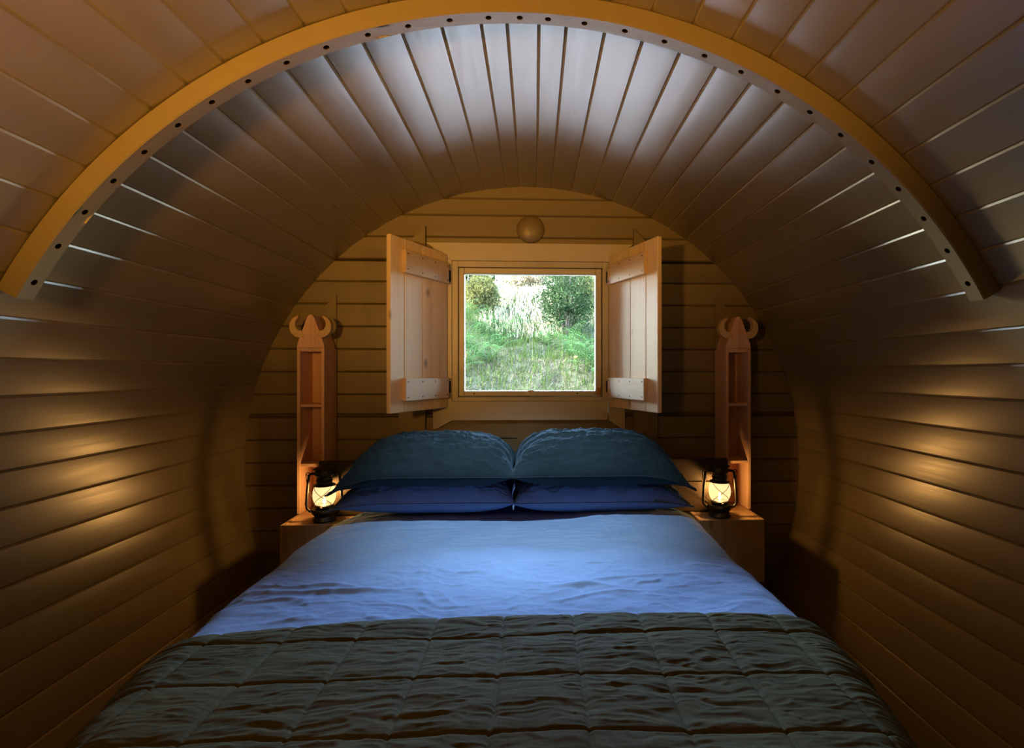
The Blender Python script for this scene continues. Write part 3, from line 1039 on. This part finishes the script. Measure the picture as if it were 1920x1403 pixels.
for cr in [(-0.62, 2.00, -0.18, 1.985, 0.022, -0.016), (-0.42, 2.055, -0.22, 2.05, 0.010, 0.008), (-0.60, 1.66, -0.30, 1.69, 0.012, 0.011), (-0.55, 1.73, -0.42, 1.70, 0.010, 0.008),
           (-0.72, 1.43, -0.22, 1.415, 0.013, 0.012), (-0.70, 1.47, -0.40, 1.44, 0.010, 0.010), (-0.70, 1.39, -0.52, 1.36, 0.010, 0.009), (0.10, 1.44, 0.30, 1.405, 0.016, 0.012), (0.0, 1.455, 0.62, 1.475, 0.007, 0.004),
           (0.34, 1.40, 0.42, 1.46, 0.008, 0.007), (0.42, 1.95, 0.47, 1.75, 0.010, 0.005), (0.30, 2.02, 0.36, 1.9, 0.009, 0.005), (-0.05, 1.82, -0.12, 1.72, 0.008, 0.005), (-0.26, 1.62, -0.25, 1.50, 0.010, 0.005),
           (0.5, 1.80, 0.66, 1.83, 0.01, 0.006), (0.1, 1.35, 0.36, 1.38, 0.009, 0.005), (0.46, 1.62, 0.48, 1.50, 0.009, 0.005)]:
    h += smooth_crease(SS, YY, *cr)
h += 0.010 * np.sin(YY * 11 + 2.0 * np.sin(YY * 4 + SS)) * sstep(0.72, 0.95, np.abs(SS))
zc = 0.607
GX = XC + px + nx * h
GZ = zc + pz + nz * h
hem = sstep(1.07, 1.10, np.abs(SS))
GX -= np.sign(SS) * 0.012 * hem
duvet = grid_obj('duvet', GX, YY, GZ, M_DUVET)
sol = duvet.modifiers.new('thickness', 'SOLIDIFY'); sol.thickness = 0.010; sol.offset = -1
props(duvet, 'rumpled blue linen duvet spread over the bed', 'duvet')

# quilted throw across the foot
S = np.linspace(-1.16, 1.16, 560)
Vv = np.linspace(0.0, 1.0, 300)
SS, VV = np.meshgrid(S, Vv, indexing='ij')
xw = XC + np.clip(SS, -0.78, 0.78)
ytop = 1.243 - 0.055 * ((xw + 0.02) / 0.7) ** 2 * np.where(xw < 0, 1.15, 0.75) + 0.006 * vnoise(SS * 7, SS * 0, 4)
ybot = 0.555
YY = ybot + (ytop - ybot) * VV
A0 = 0.662 - 0.075 * sstep(1.15, 0.70, YY) + np.where(SS < 0, 0.045 * sstep(0.9, 1.9, YY) - 0.015, 0.0)
px, pz, nx, nz = bed_profile(SS, A0, 0.105)
cell = 0.1565
wob = 0.006 * vnoise(SS * 9, YY * 9, 77)
gx = ((SS + 0.0 + wob) / cell) % 1.0
wob2 = 0.007 * vnoise(SS * 8, YY * 5, 78)
gy = ((YY - 1.128 + wob2) / cell) % 1.0
ex = np.minimum(gx, 1 - gx) * cell
ey = np.minimum(gy, 1 - gy) * cell
puff = 0.0032 * (1 - np.exp(-(ex / 0.020) ** 1.3)) * (1 - np.exp(-(ey / 0.020) ** 1.3))
groove = -0.006 * (0.7 * np.exp(-(ex / 0.0028) ** 2) + np.exp(-(ey / 0.0028) ** 2))
wx = SS * 9 + 0.9 * vnoise(SS * 6, YY * 6, 41)
wy = YY * 62 + 2.6 * fbm(SS * 7, YY * 9, 42, 3)
wr = fbm(wx, wy, 51, 3)
wr2 = ridged(SS * 16 + 1.5 * vnoise(SS * 11, YY * 11, 61), YY * 85 + 3.0 * fbm(SS * 9, YY * 12, 62, 2), 63) ** 2.5
amp = 1.0 + 0.5 * vnoise(SS * 5, YY * 5, 91)
h = 0.016 + puff + groove + amp * (0.0036 * wr + 0.0020 * wr2) * (1 - 0.45 * np.exp(-(ex / 0.010) ** 2)) + 0.014 * fbm(SS * 2.2, YY * 2.4, 3, 2)
h += 0.010 * (1 - (SS / 0.75) ** 2) * (np.abs(SS) < 0.75)
edge = sstep(0.0, 0.030, (1 - VV) * (ytop - ybot))
h = h * (0.55 + 0.45 * edge)
zc2 = 0.609
GX = XC + px + nx * h
GZ = zc2 + pz + nz * h
throw = grid_obj('throw', GX, YY, GZ, M_THROW)
sol = throw.modifiers.new('thickness', 'SOLIDIFY'); sol.thickness = 0.009; sol.offset = -1
props(throw, 'dark olive quilted throw across the foot of the bed', 'throw')


# ------------------------------------------------------------------ pillows
def pillow(name, mat, label, cx, cy, zb, W, Dp, T, seed, outer, tilt=0.0, sag=0.0, group=None, rough=1.0, dome=(2.6, 0.46)):
    """zb: height of the underside, outer = -1/+1 side whose corners taper to points"""
    nu, nv = 150, 110
    u = np.sin(np.linspace(-PI / 2, PI / 2, nu)) * 0.5 + np.linspace(-1, 1, nu) * 0.5
    vv = np.sin(np.linspace(-PI / 2, PI / 2, nv)) * 0.5 + np.linspace(-1, 1, nv) * 0.5
    U, V = np.meshgrid(u, vv, indexing='ij')
    o = U * outer
    pu = np.where(o > 0, (1 - np.abs(U) ** 2.8).clip(0) ** 0.70, (1 - np.abs(U) ** 4.5).clip(0) ** 0.60)
    pv = (1 - np.abs(V) ** dome[0]).clip(0) ** dome[1]
    hh = T * pu * pv
    X = W / 2 * U * (1 - 0.055 * (1 - V ** 2) * np.abs(U) ** 3) + 0
    Y = Dp / 2 * V * (1 - 0.07 * (1 - np.abs(U) ** 2) * 0 - 0.05 * (np.abs(U) ** 2 < 0.2))
    Y = Dp / 2 * V * (1 + 0.05 * np.abs(U) ** 4)
    dist = 1 - np.maximum(np.abs(U), np.abs(V))
    w1 = fbm(U * 5 * W / .7 + seed, V * 11, seed, 4) * 0.015 + (ridged(U * 9 + 1.5 * vnoise(U * 6, V * 6, seed + 3), V * 15 + 2 * vnoise(U * 5, V * 5, seed + 5), seed + 7) ** 3) * 0.008
    ang = np.arctan2(V, U + 0.9 * outer * -1)
    w2 = 0.007 * np.sin(ang * 26 + 3 * vnoise(U * 4, V * 4, seed + 11)) * np.exp(-((U + 0.95 * outer) ** 2 + (V * 0.55) ** 2) * 9)
    w3 = 0.0035 * fbm(U * 40, V * 60, seed + 13, 3)
    wr = (w1 + w2 + w3) * rough * np.clip(hh / (T * 0.35), 0, 1)
    lift = 0.0
    bodyz = sag * np.where(o > 0.35, -((o - 0.35) / 0.65).clip(0) ** 2, 0.0)
    ca, sa = math.cos(tilt), math.sin(tilt)
    objs = []
    rim = 0.34 * T
    up = hh * 0.66 + wr
    dn = -hh * 0.34
    Zu = rim + up + bodyz; Zd = rim + dn + bodyz * 0.8
    # front bulges over: push the upper half forward a little
    Yu = Y - 0.0
    X2 = np.concatenate([X, X[::-1]], 0); Y2 = np.concatenate([Yu, Y[::-1]], 0); Z2 = np.concatenate([Zu, Zd[::-1]], 0)
    yr = Y2 * ca - Z2 * sa; zr = Y2 * sa + Z2 * ca
    zr = zr - zr.min() if tilt == 0 else zr
    ob = grid_obj(name, cx + X2, cy + yr, zb + zr, mat)
    bm = bmesh.new(); bm.from_mesh(ob.data)
    bmesh.ops.remove_doubles(bm, verts=bm.verts[:], dist=0.0004)
    bmesh.ops.holes_fill(bm, edges=bm.edges[:], sides=0)
    bmesh.ops.recalc_face_normals(bm, faces=bm.faces[:])
    bm.to_mesh(ob.data); bm.free()
    ob.data.polygons.foreach_set('use_smooth', [True] * len(ob.data.polygons))
    # piped seam round the edge
    pts = []
    m = 44
    for i in range(4 * m):
        k, q = divmod(i, m); q = q / m * 2 - 1
        uu, v2 = [(q, -1), (1, q), (-q, 1), (-1, -q)][k]
        xx = W / 2 * uu * (1 - 0.055 * (1 - v2 ** 2) * abs(uu) ** 3)
        yy = Dp / 2 * v2 * (1 + 0.05 * abs(uu) ** 4)
        oo = uu * outer
        bz = sag * (-(max(oo - 0.35, 0) / 0.65) ** 2)
        zz = rim + bz * 0.9
        pts.append((cx + xx, cy + yy * ca - zz * sa, zb + yy * sa + zz * ca))
    MB().tube(pts, 0.003, 6, True).build('piping', mat, ob, True)
    return props(ob, label, 'pillow', group)


pillow('pillow', M_PILLOW_BLUE, 'blue linen pillow underneath the left dark teal pillow', -0.445, 2.262, 0.612, 0.735, 0.34, 0.185, 11, -1, group='blue linen pillows', sag=0.02, rough=0.8)
pillow('pillow', M_PILLOW_BLUE, 'blue linen pillow underneath the right dark teal pillow', 0.278, 2.262, 0.612, 0.735, 0.34, 0.175, 23, 1, group='blue linen pillows', sag=0.02, rough=0.8)
pillow('pillow', M_PILLOW_TEAL, 'dark teal linen pillow on top, nearer the left lantern', -0.432, 2.200, 0.738, 0.715, 0.40, 0.205, 37, -1, math.radians(3), 0.07, 'dark teal linen pillows', dome=(2.0, 0.60))
pillow('pillow', M_PILLOW_TEAL, 'dark teal linen pillow on top, nearer the right lantern', 0.262, 2.200, 0.735, 0.725, 0.40, 0.215, 53, 1, math.radians(3), 0.06, 'dark teal linen pillows', dome=(2.0, 0.60))

# ------------------------------------------------------------------ front end of the pod (behind the camera)
wall_front = props(ring_with_hole(poly, (-0.435, 0.365, 0.02, 1.8), Y_NEAR - 0.05, Y_NEAR).build('wall_front', M_PAINT_X), 'round front wall of the pod with the plank door', None, None, 'structure')
dr = empty('door_1', (-0.035, Y_NEAR, 0), 'plank entrance door in the front wall', None, None, 'structure')
for i in range(6):
    MB().box(-0.398 + i * 0.1327, -0.398 + (i + 1) * 0.1327 - 0.001, -0.045, -0.008, 0.025, 1.798, 0.003).build('door_plank', M_CASE_Z, dr)

# ------------------------------------------------------------------ outside: unseen gravel strip added to bounce light in, bank, plants
ground = props(MB().box(-9, 9, -6.0, 4.62, -0.10, 0.70).build('gravel_bounce', M_BOUNCE_GRAVEL) if False else MB().box(-9, 9, 2.75, 4.70, 0.55, 0.70).build('gravel_bounce', M_BOUNCE_GRAVEL),
               'unseen gravel strip added below the window to bounce light indoors', None, None, 'structure')


def bank_z(x, y):
    base = 0.70 + (0.45 * np.clip(y - 4.45, 0, 5.0) + 0.02 * np.clip(y - 9.45, 0, 10)) * sstep(2.9, 1.5, np.abs(x + 0.1))
    return base + 0.22 * fbm(x * 0.9, y * 0.9, 5, 3) * sstep(4.4, 5.2, y) + 0.05 * fbm(x * 4, y * 4, 8, 3)


gx_, gy_ = np.meshgrid(np.linspace(-5, 5, 120), np.linspace(4.3, 12.0, 110), indexing='ij')
bank = grid_obj('bank', gx_, gy_, bank_z(gx_, gy_), M_SOIL)
props(bank, 'grassy earth bank rising beyond the window', None, None, 'structure')


def bz(x, y):
    return float(bank_z(np.array([x]), np.array([y]))[0])


def blades(name, mat, n, xr, yr, hmin, hmax, wid, label, cat, lean=0.5):
    v, f = [], []
    for i in range(n):
        x = rnd.uniform(*xr); y = rnd.uniform(*yr)
        z = bz(x, y) - 0.01
        hh = rnd.uniform(hmin, hmax); a = rnd.uniform(0, 2 * PI)
        l = rnd.uniform(0.1, lean) * hh; w = wid * rnd.uniform(0.6, 1.3)
        dx, dy = math.cos(a), math.sin(a)
        b = len(v)
        v += [(x - dy * w, y + dx * w, z), (x + dy * w, y - dx * w, z),
              (x + dx * l * .35 - dy * w * .7, y + dy * l * .35 + dx * w * .7, z + hh * .6), (x + dx * l * .35 + dy * w * .7, y + dy * l * .35 - dx * w * .7, z + hh * .6),
              (x + dx * l, y + dy * l, z + hh * (0.95 - 0.3 * l / hh))]
        f += [(b, b + 1, b + 3, b + 2), (b + 2, b + 3, b + 4)]
    o = mesh_obj(name, v, f, mat)
    return props(o, label, cat, None, 'stuff')


blades('grass', M_GRASS, 11000, (-1.7, 1.5), (4.9, 8.6), 0.05, 0.19, 0.0042, 'long green grass covering the bank outside', 'grass', 1.1)
blades('dry_grass', M_DRY, 5200, (-1.3, 1.1), (4.6, 5.9), 0.02, 0.10, 0.0035, 'pale dry grass at the foot of the bank outside', 'grass', 3.5)
blades('dry_grass', M_GRASS_LIT, 4200, (-0.75, 0.35), (6.7, 9.3), 0.06, 0.20, 0.006, 'grass coloured pale as if sunlit high up the bank outside', 'grass', 1.2)


# ferns
def frond_mesh(L, seed):
    r_ = random.Random(seed)
    v, f = [], []
    n = 15
    for i in range(n):
        q = i / (n - 1)
        x = L * q
        z = L * (0.75 * q - 0.62 * q * q)
        ll = L * 0.30 * (math.sin(PI * min(1, 0.18 + q * 0.82)) ** 0.8) + 0.006
        for s in (-1, 1):
            b = len(v); wd = L * 0.020
            v += [(x - wd, 0, z), (x + ll * .25, s * ll * .5, z + 0.01 - ll * .05), (x + ll * .42, s * ll, z - ll * .22), (x + wd + ll * 0.2, s * ll * .42, z)]
            f += [(b, b + 1, b + 2, b + 3)]
    for i in range(n - 1):
        q0, q1 = i / (n - 1), (i + 1) / (n - 1)
        b = len(v)
        for q in (q0, q1):
            z = L * (0.75 * q - 0.62 * q * q)
            v += [(L * q, -0.002, z), (L * q, 0.002, z)]
        f += [(b, b + 1, b + 3, b + 2)]
    me = bpy.data.meshes.new('frond'); me.from_pydata(v, [], f); me.update(); me.materials.append(M_FERN)
    return me


FM = [frond_mesh(0.50, 1), frond_mesh(0.42, 2), frond_mesh(0.34, 3)]
ferns = [(-0.70, 5.75, 'left'), (-0.52, 5.95, 'left'), (-0.80, 6.2, 'left'), (-0.45, 6.35, 'left'), (-0.66, 6.6, 'left'), (-0.85, 5.45, 'left'), (-0.95, 6.7, 'left'), (-0.35, 6.75, 'left'), (0.58, 5.75, 'right'), (0.66, 6.05, 'right'), (0.42, 6.1, 'right'), (0.70, 5.45, 'right'), (0.12, 6.45, 'right')]
for x, y, side in ferns:
    t = empty('fern', (x, y, bz(x, y)), 'bright green fern arching on the %s of the bank through the window' % side, 'fern', 'ferns on the %s of the bank' % side)
    k = 9
    for i in range(k):
        o = bpy.data.objects.new('frond', FM[rnd.randrange(3)])
        link(o, t)
        o.rotation_euler = (rnd.uniform(-.2, .2), rnd.uniform(-0.75, -0.1), 2 * PI * i / k + rnd.uniform(-.3, .3))
        s = rnd.uniform(0.75, 1.15); o.scale = (s, s, s)


def bush(name, loc, rx, rz, n, leaf, mat, label, cat, seed):
    r_ = random.Random(seed)
    t = empty(name, loc, label, cat)
    v, f = [], []
    for i in range(n):
        a = r_.uniform(0, 2 * PI); c = r_.uniform(-0.9, 1); rr = r_.uniform(0.35, 1) ** 0.5
        s = math.sqrt(1 - c * c)
        lump = 0.78 + 0.30 * math.sin(a * 3 + seed) * math.cos(c * 4 + seed) + r_.uniform(-.08, .1)
        p = Vector((rx * rr * s * math.cos(a) * lump, rx * rr * s * math.sin(a) * lump, rz * (0.48 + 0.52 * c * rr * lump)))
        d = Vector((r_.gauss(0, 1), r_.gauss(0, 1), r_.gauss(0.4, 1))).normalized()
        e = d.cross(Vector((r_.gauss(0, 1), r_.gauss(0, 1), r_.gauss(0, 1)))).normalized()
        l = leaf * r_.uniform(0.6, 1.4); w = l * 0.26
        b = len(v)
        v += [p, p + d * l * .5 + e * w, p + d * l, p + d * l * .5 - e * w]
        f.append((b, b + 1, b + 2, b + 3))
    mesh_obj('foliage', v, f, mat, t)
    st = MB()
    for i in range(9):
        a = r_.uniform(0, 2 * PI)
        q = Vector((math.cos(a) * rx * .6, math.sin(a) * rx * .6, rz * r_.uniform(.5, .95)))
        st.tube([(0, 0, -0.05), q * .5 + Vector((0, 0, .03)), q], 0.007, 5, False, None, [1, .7, .3])
    st.build('stems', M_STEM, t)
    return t


def shrub(x, y, *a):
    return bush('shrub', (x, y, bz(x, y)), *a)


shrub(0.42, 6.75, 0.43, 0.95, 7000, 0.034, M_BUSH, 'rounded dark green shrub on the right of the bank through the window', 'shrub', 3)
shrub(-0.74, 7.2, 0.30, 0.62, 2600, 0.045, M_BUSH2, 'yellow green shrub at the upper left of the bank through the window', 'shrub', 5)
shrub(0.98, 7.9, 0.50, 1.00, 4200, 0.040, M_BUSH2, 'sunlit olive shrub behind the dark one at upper right through the window', 'shrub', 8)
shrub(-0.12, 8.9, 0.42, 0.52, 2600, 0.05, M_BUSH_LIT, 'pale sunlit shrub at the top centre of the bank through the window', 'shrub', 12)
shrub(-1.05, 8.3, 0.5, 0.8, 3000, 0.05, M_BUSH, 'green shrub at the far upper left edge of the bank', 'shrub', 15)
shrub(0.40, 9.3, 0.6, 0.6, 2600, 0.05, M_BUSH_LIT, 'pale straw coloured shrub highest on the bank behind the dark shrub', 'shrub', 18)
fl = [(0.15, 6.0, .42), (0.42, 5.35, .30)]
for i, (x, y, hh) in enumerate(fl):
    m_ = MB()
    t = empty('wildflower', (x, y, bz(x, y)), ['yellow wildflower in front of the dark shrub on the bank', 'yellow wildflower low at the right edge of the window view'][i], 'flower')
    MB().tube([(0, 0, 0), (0.01, 0, hh * .6), (0.0, 0, hh)], 0.003, 5).build('stem', M_FERN, t)
    MB().lathe([(0.004, 0), (0.02, 0.008), (0.017, 0.016), (0.006, 0.02)], 10, Matrix.Translation(Vector((0, 0, hh)))).build('flower_head', M_GORSE, t)
